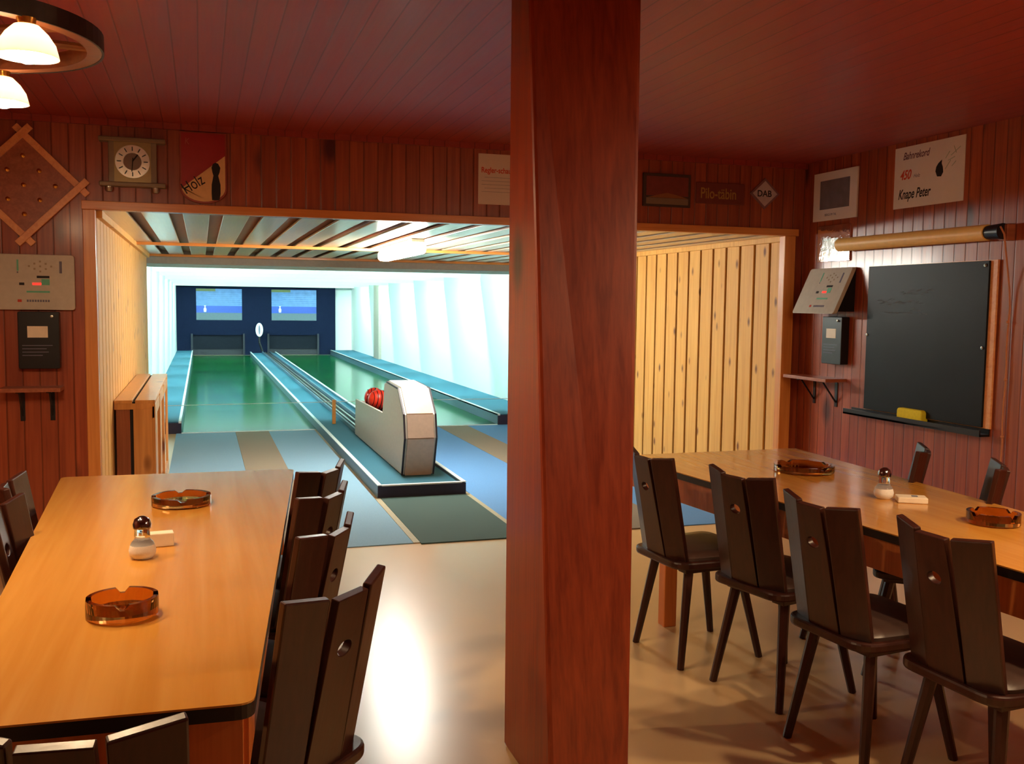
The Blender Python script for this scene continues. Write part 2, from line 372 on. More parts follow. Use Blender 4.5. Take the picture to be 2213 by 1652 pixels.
# ------------------------------------------------------------------ lanes
def lane(x0, x1, label, start='left'):
    t = thing('bowling_lane', label, 'bowling lane', ((x0+x1)/2, 11.45, 0), group=None)
    w2 = (x1-x0)/2
    B().box(-w2, w2, 0, 16.2, 0, .012).build('lane_surface', M_lane, t)
    B().box(-w2, w2, -.03, 0, 0, .014).build('front_line', M_whitetrim, t)
    return t
lane(-.23, 1.27, 'glossy green bowling lane on the left, beside the left ledge')
lane(1.97, 3.49, 'glossy green bowling lane on the right, partly behind the pillar')
def ledge(x0, x1, inner, label):
    t = thing('lane_ledge', label, 'ledge', (x0, 11.45, 0)); wd = x1-x0
    B().box(0, wd, .01, 16.45, 0, .125).build('ledge_body', M_curbside, t)
    B().box(.002, wd-.002, 0, .01, 0, .125).build('front_face', M_curbfront, t)
    B().box(.0, wd, 0, 16.45, .125, .135).build('carpet_top', M_teal, t)
    xx = wd-.03 if inner > 0 else 0
    B().box(xx, xx+.03, -.002, 16.45, .12, .142).build('white_edge', M_whitetrim, t)
ledge(-.645, -.23, 1, 'raised teal ledge with white edge along the left side of the left lane')
ledge(3.5, 4.145, -1, 'raised teal ledge with white edge along the right white wall')
t = thing('ball_return_curb', 'long raised teal curb between the two lanes carrying the ball return', 'curb', (1.62, 7.3, 0))
b = B(); b.box(-.345, -.325, 0, 20.4, 0, .1); b.box(.325, .345, 0, 20.4, 0, .1); b.build('side_board', M_curbside, t)
B().box(-.35, .35, -.02, 0, 0, .095).build('front_board', M_curbfront, t, bevel=.003)
B().box(-.325, .325, 0, 20.4, 0, .075).build('carpet_top', M_teal, t)
b = B(); b.box(-.352, -.318, -.02, 20.4, .1, .108); b.box(.318, .352, -.02, 20.4, .1, .108); b.box(-.318, .318, -.022, .012, .095, .106); b.build('white_edge', M_whitetrim, t, bevel=.002)
B().box(-.02, .2, 3.1, 20.4, .075, .078).build('channel_bed', M_blackm, t)
for xx in (-.02, .05, .12, .19):
    B().box(xx-.012, xx+.012, 3.1, 20.4, .078, .12 if xx in (-.02, .19) else .1).build('ball_rail', M_steel if xx in (.05, .12) else M_curbside, t)
# ball return machine
def machine():
    x0, x1 = 1.565, 1.83
    t = thing('ball_return', 'cream laminated ball return box with open hopper on the raised curb', 'ball return', ((x0+x1)/2, 8.7, .075))
    prof = [(10.4, .085), (10.35, .47), (8.73, .50), (8.63, .775), (8.5, .80), (7.98, .785), (7.745, .59), (7.70, .40), (7.82, .082)]
    P = [(y-8.7, z-.075) for y, z in prof]; hw = (x1-x0)/2
    for s in (-1, 1):
        a, c = sorted((s*hw, s*(hw-.022)))
        B().prism(P, a, c, 'X').build('side_panel', M_laminate, t, bevel=.003)
    # front, top and back skin
    def skin(pts, name, m, th=.014, ins=.022):
        b = B()
        for (ya, za), (yb, zb) in zip(pts, pts[1:]):
            d = Vector((0, yb-ya, zb-za)).normalized(); n = Vector((0, -d.z, d.y))*th
            b.loft([[(-hw+ins, ya, za), (hw-ins, ya, za), (hw-ins, ya+n.y, za+n.z), (-hw+ins, ya+n.y, za+n.z)],
                    [(-hw+ins, yb, zb), (hw-ins, yb, zb), (hw-ins, yb+n.y, zb+n.z), (-hw+ins, yb+n.y, zb+n.z)]])
        return b.build(name, m, t)
    skin([P[5], P[6], P[7], P[8]][::-1], 'front_panel', M_lamfront)
    skin([P[3], P[4], P[5]][::-1], 'top_panel', M_whitetrim)
    B().box(-hw+.022, hw-.022, P[1][0]-.03, P[1][0]-.01, .0, P[1][1]-.02).build('back_panel', M_laminate, t)
    B().box(-hw+.022, hw-.022, P[2][0]-.06, P[1][0]-.03, .32, .34).build('hopper_floor', M_blackm, t)
    for s in (-1, 1):
        b = B(); c = s*hw
        for (ya, za), (yb, zb) in zip([P[i] for i in (4, 5, 6, 7, 8)], [P[i] for i in (5, 6, 7, 8)]):
            b.bar((c, ya, za), (c, yb, zb), .014, .014, (1, 0, 0))
        b.build('edge_trim', M_rubber, t)
    B().box(-hw+.03, hw-.03, P[8][0]+.01, P[0][0]-.05, 0, .012).build('plinth', M_rubber, t)
machine()
def ball(x, y, z, label, tilt):
    t = thing('bowling_ball', label, 'bowling ball', (x, y, z), 0, group=None)
    t.rotation_euler = (0, math.pi/2+.15, tilt)
    B().sphere((0, 0, 0), .105, 28, 16).build('ball_shell', M_ball, t, smooth=True)
    for a in (-.075, -.045, -.008, .03, .062):
        r = math.sqrt(.1055**2-a*a)
        b = B(); b.loft([[( (r+.0008)*math.cos(2*math.pi*i/40), (r+.0008)*math.sin(2*math.pi*i/40), a+d) for i in range(40)] for d in (-.006, .006)], cap=False)
        b.build('dark_stripe', M_ballb, t, smooth=True)
ball(1.697, 9.70, .522, 'red bowling ball with dark stripes in the ball return hopper, the nearer one', .25)
ball(1.697, 9.93, .522, 'red bowling ball with dark stripes, the farther one in the ball return hopper', -.1)
# foul string and peg
tag(B().box(1.45, 1.49, 11.38, 11.42, .075, .36).build('wooden_peg', M_peg, bevel=.004), 'small orange wooden peg standing on the teal curb between lanes', 'peg')
tag(B().tube((-.64, 11.405, .325), (1.45, 11.405, .335), .0035).build('foul_line_string', M_string), 'thin white string stretched across the left lane to the wooden peg', 'string')
tag(B().tube((1.49, 11.405, .335), (4.14, 11.405, .335), .0035).build('foul_line_string', M_string), 'thin white string stretched across the right lane from the wooden peg', 'string')
# ------------------------------------------------------------------ pin end
t = thing('pin_deck_front', 'dark navy pin end wall at the far end of the lanes', 'end wall', (1.5, 28, 0))
b = B(); b.box(-2.15, 2.16, 0, .1, .56, 2.2); b.box(-2.15, -1.76, 0, .1, 0, .56); b.box(-.36, .3, 0, .1, 0, .56); b.box(1.68, 2.16, 0, .1, 0, .56); b.build('navy_board', M_navy, t)
for a, c in ((-1.76, -.36), (.3, 1.68)):
    B().box(a, c, .06, .09, .17, .58).build('pit_curtain', M_pit, t)
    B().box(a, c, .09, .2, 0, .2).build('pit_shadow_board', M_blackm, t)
for a in (-1.76, -.38, .28, 1.66):
    B().box(a-.02, a+.03, -.04, 0, 0, .6).build('pit_post', M_blackm, t)
def pict(x0, x1, label):
    t = thing('lane_poster', label, 'poster', mtx=front(x0, 27.99, .975)); wd = x1-x0
    B().box(0, wd, 0, .86, 0, .008).build('poster_sheet', mat('pale blue print', srgb(82, 122, 176), .5, noise=.35, nscale=9), t)
    B().box(0, wd, 0, .2, .008, .011).build('grey_band', mat('poster grey', srgb(84, 102, 112), .6), t)
    B().box(0, wd, .2, .39, .008, .011).build('blue_band', mat('poster blue', srgb(36, 74, 168), .5), t)
    B().box(0, wd*.42, .79, .86, .008, .011).build('yellow_band', mat('poster olive', srgb(96, 106, 66), .6), t)
    for k in range(7):
        B().box(.0 if k < 3 else .3, wd, .41+k*.052, .416+k*.052, .008, .0105).build('white_line', mat('poster line', srgb(120, 164, 214), .6), t)
    B().prism([(.2, .22), (.26, .22), (.27, .3), (.24, .36), (.26, .4), (.2, .4), (.22, .36), (.19, .3)], .011, .014).build('pin_figure', M_whitetrim, t)
pict(-.13, 1.08, 'light blue poster above the left pit on the navy end wall')
pict(1.88, 3.12, 'light blue poster above the right pit on the navy end wall')
t = thing('ball_lift', 'white oval ball lift with black stem at the far end of the curb', 'ball lift', mtx=front(1.52, 27.6, .72))
b = B(); b.loft([[(.1*math.cos(2*math.pi*i/24), .19*math.sin(2*math.pi*i/24), z) for i in range(24)] for z in (0, .03)]); b.build('oval_plate', M_whitetrim, t)
b = B(); b.loft([[(.022*math.cos(2*math.pi*i/24), .13*math.sin(2*math.pi*i/24), z) for i in range(24)] for z in (.03, .04)]); b.build('oval_slot', M_greyink, t)
B().path([(0, -.19, .01), (.0, -.35, .02), (.08, -.6, .02)], .03).build('stem', M_black, t)
# ------------------------------------------------------------------ radiator cover
t = thing('radiator_cover', 'pine radiator cover box along the left pine clad annex wall', 'radiator cover', (-.5, 6.7, 0))
X0, X1, Y1, ZT = -.045, .205, 2.4, .85
B().box(X0, .065, 0, Y1, ZT-.022, ZT).build('top_board', M_box, t, bevel=.003)
B().box(.083, X1, 0, Y1, ZT-.022, ZT).build('top_board', M_box, t, bevel=.003)
B().box(.065, .083, 0.01, Y1, ZT-.03, ZT-.012).build('top_slot', M_blackm, t)
B().box(X0, X1-.01, .005, Y1-.01, ZT-.06, ZT-.022).build('top_rail', M_box, t)
B().box(X0+.01, .05, .012, .03, 0, ZT-.06).build('end_board', M_dkwood, t, bevel=.002)
B().box(.07, X1-.02, .002, .03, 0, ZT-.06).build('end_board', M_box, t, bevel=.002)
B().box(.05, .07, .02, .03, 0, ZT-.06).build('end_slot', M_blackm, t)
for y in (.0, .78, 1.56, Y1-.07):
    B().box(X1-.02, X1, y, y+.07, 0, ZT-.022).build('front_post', M_box, t, bevel=.003)
B().box(X1-.04, X1-.03, .05, Y1, 0, ZT-.06).build('front_panel', M_box, t)
for z in (0, ZT-.12): B().box(X1-.02, X1-.003, 0, Y1, z, z+.08).build('front_rail', M_box, t, bevel=.003)
# ------------------------------------------------------------------ fluorescent lamps
def tube_lamp(label, loc, length, axis, m, grp=None, r=.016, hood=True):
    t = thing('fluorescent_lamp', label, 'fluorescent lamp', loc, 0 if axis == 'Y' else math.pi/2, group=grp)
    h = length/2
    B().box(-.016, .016, -h-.03, h+.03, .055, .085).build('lamp_housing', M_whitetrim, t, bevel=.004)
    for s in (-1, 1): B().box(-.015, .015, s*(h+.01)-.012, s*(h+.01)+.012, -.02, .05).build('lamp_socket', M_whitetrim, t)
    B().tube((0, -h, 0), (0, h, 0), r, n=14).build('lamp_tube', m, t, smooth=True)
t = thing('ceiling_lamp', 'glaring long white lamp under the slatted annex ceiling', 'ceiling lamp', (1.60, 8.1, 1.93))
B().box(-.05, .05, -.72, .72, .04, .068).build('lamp_housing', M_whitetrim, t, bevel=.004)
B().prism(rpoly([(-.065, -.05), (.065, -.05), (.065, .04), (-.065, .04)], .04), -.7, .7, 'Y').build('lamp_glare_body', M_tubeA, t, smooth=True)  # wide glowing body added around the tube line to give its glare a shape
for i, y in enumerate(BY[:-1]):
    for x, nm in ((.25, 'left'), (3.3, 'right')):
        tube_lamp('fluorescent tube hidden behind a white ceiling baffle above the %s lane' % nm, (x, y+.12, 2.125), 1.2, 'X', M_tubeB, 'fluorescent tubes behind the ceiling baffles over the %s lane' % nm)
# ------------------------------------------------------------------ tables
def table(label, corners, legs, loc, top=.75):
    t = thing('dining_table', label, 'table', loc)
    C = [(x-loc[0], y-loc[1]) for x, y in corners]
    P = rpoly(C, .035)
    B().prism(P, top-.004, top).build('tabletop', M_table, t)
    cx = sum(p[0] for p in C)/4; cy = sum(p[1] for p in C)/4
    B().prism([(cx+(x-cx)*.998, cy+(y-cy)*.999) for x, y in P], top-.032, top-.004).build('edge_band', M_edge, t)
    inner = [(cx+(x-cx)*.92, cy+(y-cy)*.965) for x, y in C]
    for i in range(4):
        a, c = inner[i], inner[(i+1) % 4]
        B().bar((a[0], a[1], top-.09), (c[0], c[1], top-.09), .022, .11).build('apron', M_tleg, t, bevel=.002)
    for x, y in legs:
        B().box(x-loc[0]-.032, x-loc[0]+.032, y-loc[1]-.032, y-loc[1]+.032, 0, top-.033).build('table_leg', M_tleg, t, bevel=.004)
    return t
table('orange laminate dining table left of the pillar, with two ashtrays', [(-.455, 1.845), (.085, 1.82), (.388, 4.40), (-.572, 4.425)], [(.03, 1.95), (-.40, 1.97), (.30, 4.3), (-.49, 4.32)], (-.1, 3.1, 0))
table('orange laminate dining table right of the pillar by the blackboard wall', [(2.31, 1.55), (2.84, 1.55), (3.025, 4.43), (1.995, 4.42)], [(2.35, 1.7), (2.80, 1.7), (2.94, 4.02), (2.075, 4.02)], (2.55, 3.0, 0))
# ------------------------------------------------------------------ chairs
def plate(poly, c, rx, ry, th, n=48):
    """flat plate outline with an oval hole; returns vertices (x, y, z) with z across the thickness"""
    k = len(poly); outer = []; inner = []
    angs = sorted(set([round(2*math.pi*i/n, 5) for i in range(n)]+[round(math.atan2(y-c[1], x-c[0]) % (2*math.pi), 5) for x, y in poly]))
    for a in angs:
        d = (math.cos(a), math.sin(a)); best = None
        for i in range(k):
            (x1, y1), (x2, y2) = poly[i], poly[(i+1) % k]; ex, ey = x2-x1, y2-y1
            den = d[0]*ey-d[1]*ex
            if abs(den) < 1e-9: continue
            s_ = ((x1-c[0])*ey-(y1-c[1])*ex)/den; u_ = ((x1-c[0])*d[1]-(y1-c[1])*d[0])/den
            if s_ > 1e-6 and -1e-4 <= u_ <= 1.0001 and (best is None or s_ < best): best = s_
        outer.append((c[0]+d[0]*best, c[1]+d[1]*best)); inner.append((c[0]+rx*d[0], c[1]+ry*d[1]))
    m_ = len(angs); vs = []; fs = []
    for z in (-th/2, th/2):
        vs += [(x, y, z) for x, y in outer]+[(x, y, z) for x, y in inner]
    for i in range(m_):
        j = (i+1) % m_
        fs += [(i, j, m_+j, m_+i), (2*m_+i, 3*m_+i, 3*m_+j, 2*m_+j), (i, 2*m_+i, 2*m_+j, j), (m_+i, m_+j, 3*m_+j, 3*m_+i)]
    return vs, fs
def make_chair():
    t = thing('wooden_chair', '', 'chair')
    seat = rpoly([(-.185, -.225), (.185, -.225), (.225, .19), (-.225, .19)], .07, 7)
    B().prism(seat, .418, .450).build('seat_board', M_chair, t, bevel=.008)
    B().loft([[(x*k, (y*k)+(.012 if z > .45 else .012), z) for x, y in seat] for k, z in ((.90, .450), (.91, .462), (.86, .474), (.6, .48))]).build('seat_cushion', M_cush, t, smooth=True)
    for s in (-1, 1):
        B().bar((s*.12, -.16, .404), (s*.12, .15, .404), .06, .026).build('seat_batten', M_chair, t, bevel=.003)
        for e in (-1, 1):
            top = (s*.125, -.13 if e < 0 else .12, .41); bot = (s*.178, -.195 if e < 0 else .205, 0)
            B().tube(top, bot, .021, .015, 8).build('leg', M_chair, t, smooth=True)
    # three tapering back planks set in a shallow curve
    def plank(xa, xb, ya, yb, z0, xc, xd, yc, yd, za, zb, hole=False):
        """bottom edge (xa,ya)-(xb,yb) at z0, top edge (xc,yc,za)-(xd,yd,zb)"""
        p0 = Vector((xa, ya, z0)); p1 = Vector((xb, yb, z0)); q0 = Vector((xc, yc, za)); q1 = Vector((xd, yd, zb))
        n = (p1-p0).cross(q0-p0).normalized()
        ex = (p1-p0).normalized(); ey = n.cross(ex)
        o = p0; pt = lambda P: ((P-o).dot(ex), (P-o).dot(ey))
        poly = [pt(p0), pt(p1), pt(q1), pt(q0)]
        b = B(); th = .022
        if hole:
            mx = (poly[2][0]+poly[3][0])/2; my = (poly[2][1]+poly[3][1])/2-.125
            vs, fs = plate(poly, (mx, my), .025, .018, th)
            b.add([tuple(o+ex*x+ey*y+n*z) for x, y, z in vs], fs)
        else:
            b.loft([[tuple(o+ex*x+ey*y+n*z) for x, y in poly] for z in (-th/2, th/2)])
        return b.build('back_plank', M_chair, t, bevel=.004)
    plank(-.0665, .0665, -.20, -.20, .445, -.054, .054, -.29, -.29, .868, .868, True)
    plank(-.168, -.068, -.165, -.199, .445, -.172, -.067, -.245, -.288, .888, .872)
    plank(.068, .168, -.199, -.165, .445, .067, .172, -.288, -.245, .872, .888)
    return t
CH = make_chair()
R_ = math.radians
chairs = [
 ('dark wooden chair at the left table, nearest the pillar and the camera', .093, 2.272, 46),
 ('dark wooden chair at the left table, second from the front in its right row', .105, 2.80, 60),
 ('dark wooden chair at the left table, third from the front in its right row', .16, 3.32, 58),
 ('dark wooden chair at the left table, farthest in its right row by the blue carpet', .215, 3.80, 56),
 ('dark wooden chair at the near end of the left table, only its back top showing', -.175, 1.745, -6),
 ('dark wooden chair left of the left table, farther of the two there', -.36, 3.62, -88),
 ('dark wooden chair left of the left table, nearer of the two there', -.31, 3.17, -92),
 ('dark wooden chair at the right table, farthest in its left row beside the pillar', 2.045, 3.69, -84),
 ('dark wooden chair at the right table, second from the pillar in its left row', 2.17, 3.22, -77),
 ('dark wooden chair at the right table, third from the pillar in its left row', 2.15, 2.67, -83),
 ('dark wooden chair at the right table, nearest the camera at the right edge', 2.24, 2.21, -86),
 ('dark wooden chair behind the right table below the yellow sponge', 2.86, 3.69, 50),
 ('dark wooden chair behind the right table below the hanging cord', 2.84, 3.23, 50)]
for i, (lb, x, y, r) in enumerate(chairs):
    if i == 0:
        CH.location = (x, y, 0); CH.rotation_euler = (0, 0, R_(r)); CH['label'] = lb
    else: dup(CH, (x, y, 0), R_(r), lb)
# ------------------------------------------------------------------ table ware
def ashtray(x, y, r, h, label, name='ashtray'):
    n = 48; b = B()
    prof = [(r*.93, 0), (r, .004), (r, h), (r*.86, h), (r*.80, h*.35), (.001, h*.3)]
    rings = []
    for k, (rr, z) in enumerate(prof):
        ring = []
        for i in range(n):
            a = 2*math.pi*i/n; zz = z
            if k in (2, 3) and (i % 12) in (0, 1): zz = h*.72
            ring.append((rr*math.cos(a), rr*math.sin(a), zz))
        rings.append(ring)
    b.loft(rings); return tag(b.build(name, M_glass, loc=(x, y, .7505)), label, 'ashtray')
ashtray(-.078, 3.72, .105, .036, 'amber glass ashtray on the left table, the one near the far end')
ashtray(-.188, 2.43, .082, .046, 'amber glass ashtray on the left table, the one near the salt shaker front')
ashtray(2.63, 3.78, .135, .034, 'wide brown glass bowl on the far end of the right table', 'glass_bowl')['category'] = 'bowl'
ashtray(2.65, 2.68, .088, .042, 'reddish amber glass ashtray at the near end of the right table')
def shaker(x, y, label):
    t = thing('salt_shaker', label, 'salt shaker', (x, y, .7505))
    B().lathe([(.034, .040), (.030, .048), (.022, .056), (.021, .085), (.024, .09)], 28).build('glass_body', M_clear, t, smooth=True)
    B().lathe([(.026, 0), (.036, .010), (.038, .024), (.034, .040), (.020, .044), (.001, .045)], 24).build('salt_fill', M_salt, t, smooth=True)
    B().lathe([(.025, .088), (.026, .1), (.021, .115), (.008, .123), (.001, .124)], 24).build('metal_cap', M_chrome, t, smooth=True)
shaker(-.172, 2.965, 'glass salt shaker with metal cap in the middle of the left table')
shaker(2.572, 3.16, 'glass salt shaker with metal cap in the middle of the right table')
t = thing('card_holder', 'small white box behind the salt shaker on the left table', 'box', (-.145, 3.10, .7505), R_(6))
B().box(-.055, .055, -.02, .02, 0, .042).build('holder_body', M_ivory, t, bevel=.003)
t = thing('card_holder', 'small flat white box with grey mark beside the salt shaker on the right table', 'box', (2.63, 3.07, .7505), R_(-30))
B().box(-.055, .055, -.035, .035, 0, .022).build('holder_body', M_ivory, t, bevel=.003)
B().box(.0, .022, -.008, .012, .022, .0235).build('grey_mark', M_greyink, t)
# ------------------------------------------------------------------ things on the front wall
YF = YW
def console(mtx, label, tilt=0):
    t = thing('score_console', label, 'score console', mtx=mtx)
    W_, H_ = .45, .30
    zt, zb = .035, .035+tilt
    b = B(); P = rrect(0, W_, 0, H_, .016)
    b.loft([[(x, y, zb+(zt-zb)*y/H_-.03) for x, y in P], [(x, y, zb+(zt-zb)*y/H_) for x, y in P]]); b.build('front_cover', M_casing, t, bevel=.003)
    B().loft([[(.02, .015, 0), (W_-.02, .015, 0), (W_-.02, H_-.02, 0), (.02, H_-.02, 0)], [(.02, .015, zb-.028), (W_-.02, .015, zb-.028), (W_-.02, H_-.02, zt-.03), (.02, H_-.02, zt-.03)]]).build('casing', M_black, t)
    def patch(x0, x1, y0, y1, m, name, e=.0015):
        z = lambda y: zb+(zt-zb)*y/H_
        B().loft([[(x0, y0, z(y0)), (x1, y0, z(y0)), (x1, y1, z(y1)), (x0, y1, z(y1))], [(x0, y0, z(y0)+e), (x1, y0, z(y0)+e), (x1, y1, z(y1)+e), (x0, y1, z(y1)+e)]]).build(name, m, t)
    patch(.165, .174, .21, .27, M_greenink, 'green_lettering'); patch(.165, .172, .198, .206, M_greyink, 'small_lettering')
    patch(.375, .388, .2, .265, M_greyink, 'blue_lettering')
    for i, (px, py) in enumerate([(.28, .262), (.252, .25), (.308, .25), (.225, .236), (.28, .236), (.335, .236), (.252, .222), (.308, .222), (.28, .208)]):
        patch(px-.005, px+.005, py-.005, py+.005, mat('tan pin lamp', srgb(160, 144, 120), .5), 'pin_lamp')
    patch(.262, .325, .172, .185, M_ink, 'dark_display'); patch(.285, .325, .135, .168, M_greenink, 'green_keys')
    patch(.24, .283, .135, .147, M_led, 'red_display'); patch(.175, .2, .133, .147, M_ink, 'dark_key')
    patch(.21, .325, .093, .103, M_greenink, 'green_row'); patch(.165, .185, .042, .056, M_redink, 'red_logo')
    for k in range(9): patch(.21+k*.013, .219+k*.013, .043, .055, M_greyink, 'maker_lettering')
console(front(-1.11, YF, 1.44), 'grey white score console with red display on the left of the front wall')
console(side(XR, 5.70, 1.465), 'grey white tilted score console beside the blackboard', .14)
def coinbox(mtx, label):
    t = thing('coin_box', label, 'coin box', mtx=mtx)
    B().prism(rrect(0, .205, 0, .31, .008), 0, .06).build('box_body', M_black, t, bevel=.003)
    B().box(.047, .148, .17, .232, .06, .0615).build('white_label', M_ivory, t)
    for k, wd in enumerate((.15, .12, .13, .1)): B().box(.02, .02+wd, .125-k*.018, .129-k*.018, .06, .0608).build('small_lettering', M_greyink, t)
    B().lathe([(.007, 0), (.007, .012), (.001, .013)], 12, (.17, .285, .06)).build('lock', M_steel, t)
coinbox(front(-.945, YF, 1.12), 'black coin box with white label under the left score console')
coinbox(side(XR, 5.515, 1.135), 'black coin box with white label under the tilted score console')
def shelf(mtx, label, wd):
    t = thing('wall_shelf', label, 'shelf', mtx=mtx)
    B().box(0, wd, 0, .022, 0, .16).build('shelf_board', M_dkwood, t, bevel=.002)
    for x in (wd*.3, wd*.8):
        b = B(); b.box(x-.012, x+.012, -.17, 0, 0, .006); b.box(x-.012, x+.012, -.006, 0, 0, .14)
        b.bar((x, -.14, .006), (x, -.006, .11), .01, .006, (1, 0, 0)); b.build('bracket', M_black, t)
shelf(front(-1.03, YF, 1.0), 'small dark wooden shelf on black brackets below the left coin box', .30)
shelf(side(XR, 5.80, 1.02), 'small dark wooden shelf on black brackets beside the blackboard', .48)
# nail board turned on its corner
t = thing('peg_scoreboard', 'square wooden score board with brass pegs hung on its corner', 'score board', mtx=front(-.90, YF, 2.11) @ Matrix.Rotation(R_(45), 4, 'Z'))
h = .195
B().box(-h, h, -h, h, .004, .022).build('dark_panel', M_dkwood, t)
for (a, c) in (((-h-.0, -h-.055), (-h-.0, h+.055)), ((h, -h-.055), (h, h+.055)), ((-h-.055, -h), (h+.055, -h)), ((-h-.055, h), (h+.055, h))):
    z0 = .012 if a[0] != c[0] else .0
    b = B(); b.bar((a[0], a[1], .018+z0), (c[0], c[1], .018+z0), .036, .018, (0, 0, 1)); b.build('batten', M_ltwood, t, bevel=.002)
for i in range(3):
    for j in range(3):
        x, y = (i-1)*.11, (j-1)*.11
        B().lathe([(.011, .022), (.011, .028), (.005, .032), (.005, .045), (.011, .048), (.001, .054)], 12, (x, y, 0)).build('brass_peg', M_brass, t, smooth=True)
# clock
t = thing('wall_clock', 'bronze brown square wall clock with a silver ring dial', 'clock', mtx=front(-.35, YF, 2.26))
B().box(-.125, .125, -.115, .115, 0, .05).build('clock_case', M_clock, t, bevel=.004)
B().box(-.095, .095, -.113, .113, .05, .056).build('dial_plate', mat('bronze dial plate', srgb(156, 134, 92), .35, metal=.4), t)
for y in (-.125, .118): B().box(-.172, .172, y-.012, y+.012, 0, .075).build('moulding', M_clock, t, bevel=.005)
for x in (-.125, .115): B().lathe([(.015, -.165), (.022, -.155), (.022, -.137)], 14).build('foot', M_steel, t, smooth=True).matrix_basis = Matrix.Translation((x, 0, .035)) @ Matrix.Rotation(R_(-90), 4, 'X')
b = B()
for k in range(48):
    a0, a1 = 2*math.pi*k/48, 2*math.pi*(k+1)/48; z = .061
    q = lambda a, r, z: (r*math.cos(a), r*math.sin(a), z)
    b.loft([[q(a0, .047, .056), q(a1, .047, .056), q(a1, .047, z), q(a0, .047, z)], [q(a0, .09, .056), q(a1, .09, .056), q(a1, .09, z), q(a0, .09, z)]], cap=False)
b.build('silver_ring', M_silver, t)
for k in range(12):
    a = 2*math.pi*k/12; d = Vector((math.cos(a), math.sin(a), 0)); B().bar(tuple(d*.058+Vector((0, 0, .062))), tuple(d*.08+Vector((0, 0, .062))), .005, .002).build('hour_mark', M_ink, t)
B().lathe([(.047, .056), (.047, .0605), (.001, .0606)], 32).build('dial_centre', mat('dull dial centre', srgb(132, 112, 98), .4), t)
B().bar((-.004, -.055, .064), (.003, .02, .064), .005, .002).build('minute_hand', M_ink, t)
B().bar((0, 0, .066), (.028, .038, .066), .007, .002).build('hour_hand', M_ink, t)
# pennant shaped board
t = thing('club_shield', 'red and cream wooden shield with a painted pin and the word Holz', 'shield', mtx=front(.022, YF, 2.05))
out = [(-.128, .40), (-.128, .12)]+[(-.128*math.cos(math.pi*k/14), .085-.085*math.sin(math.pi*k/14)) for k in range(15)]+[(.128, .12), (.128, .40)]
B().prism(out, 0, .02).build('shield_board', mat('shield border', srgb(150, 62, 48), .4), t, bevel=.003)
def clip(k): return [(x*k, .01+(y-.0)*.972) for x, y in out]
ins = [(-.118, .392), (-.118, .085), (.118, .275), (.118, .392)]
B().prism(ins, .02, .022).build('red_field', M_redp, t)
low = [(-.118, .083), (.118, .273)]+[(.118, .1)]+[(.118*math.cos(math.pi*k/14), .09-.078*math.sin(math.pi*k/14)) for k in range(15)]
B().prism(low, .02, .022).build('cream_field', M_cream, t)
pin = [(.045, .022), (.085, .022), (.092, .06), (.092, .11), (.08, .16), (.088, .18), (.092, .205), (.08, .228), (.066, .233), (.052, .226), (.044, .205), (.048, .18), (.054, .16), (.044, .11), (.043, .06)]
B().prism(pin, .022, .0235).build('painted_pin', M_ink, t)
text('holz_lettering', 'Holz', .092, M_ink, t, (-.095, .048, .022), R_(33), 0, .72, .001)
text('letter_k', 'K', .05, mat('pale red paint', srgb(176, 84, 70), .5), t, (-.10, .33, .022), R_(-6), 0, .8)
# notice
t = thing('paper_notice', 'white paper notice with red heading on the header wall beside the pillar', 'notice', mtx=front(1.645, YF, 2.12))
B().box(0, .30, 0, .31, 0, .003).build('paper_sheet', M_paper, t)
text('red_heading', 'Regler-schau', .047, M_redink, t, (.018, .195, .003), 0, 0, .8, .0004, .001)
for k in range(5): B().box(.02+(k in (0, 3))*.02, .27, .165-k*.022, .1665-k*.022, .003, .0036).build('text_line', M_greyink, t)
# beer signs at right
t = thing('framed_sign', 'dark framed picture with pale lower band above the right opening', 'framed sign', mtx=front(2.76, YF, 2.155))
B().box(0, .345, 0, .215, 0, .02).build('sign_frame', M_signk, t, bevel=.003)
B().box(.02, .325, .07, .195, .02, .022).build('picture', mat('red brown picture', srgb(126, 56, 44), .5, noise=.3, nscale=20), t)
B().box(.02, .325, .015, .055, .02, .023).build('pale_band', mat('pale olive band', srgb(132, 112, 90), .5), t)
B().prism([(.03, .057), (.1, .075), (.17, .09), (.24, .078), (.32, .057)], .022, .0225).build('hill_shape', mat('gold hill', srgb(146, 92, 50), .5), t)
t = thing('lettered_sign', 'dark sign with dull gold old lettering above the right opening', 'sign', mtx=front(3.15, YF, 2.19))
B().box(0, .365, 0, .14, 0, .012).build('sign_plate', mat('red brown plate', srgb(120, 52, 40), .5), t, bevel=.003)
text('gold_lettering', 'Pilo-täbin', .1, M_signy, t, (.03, .035, .012), 0, 0, .72, .001, .001)
t = thing('diamond_sign', 'pale diamond shaped sign lettered DAB above the right opening', 'sign', mtx=front(3.675, YF, 2.275))
B().prism([(-.115, 0), (0, -.105), (.115, 0), (0, .105)], 0, .01).build('diamond_plate', mat('lilac border', srgb(132, 92, 96), .5), t)
B().prism([(-.095, 0), (0, -.086), (.095, 0), (0, .086)], .01, .012).build('pale_diamond', M_dab, t)
text('dab_lettering', 'DAB', .06, M_ink, t, (-.062, -.02, .012), 0, 0, .95, .0006, .001)
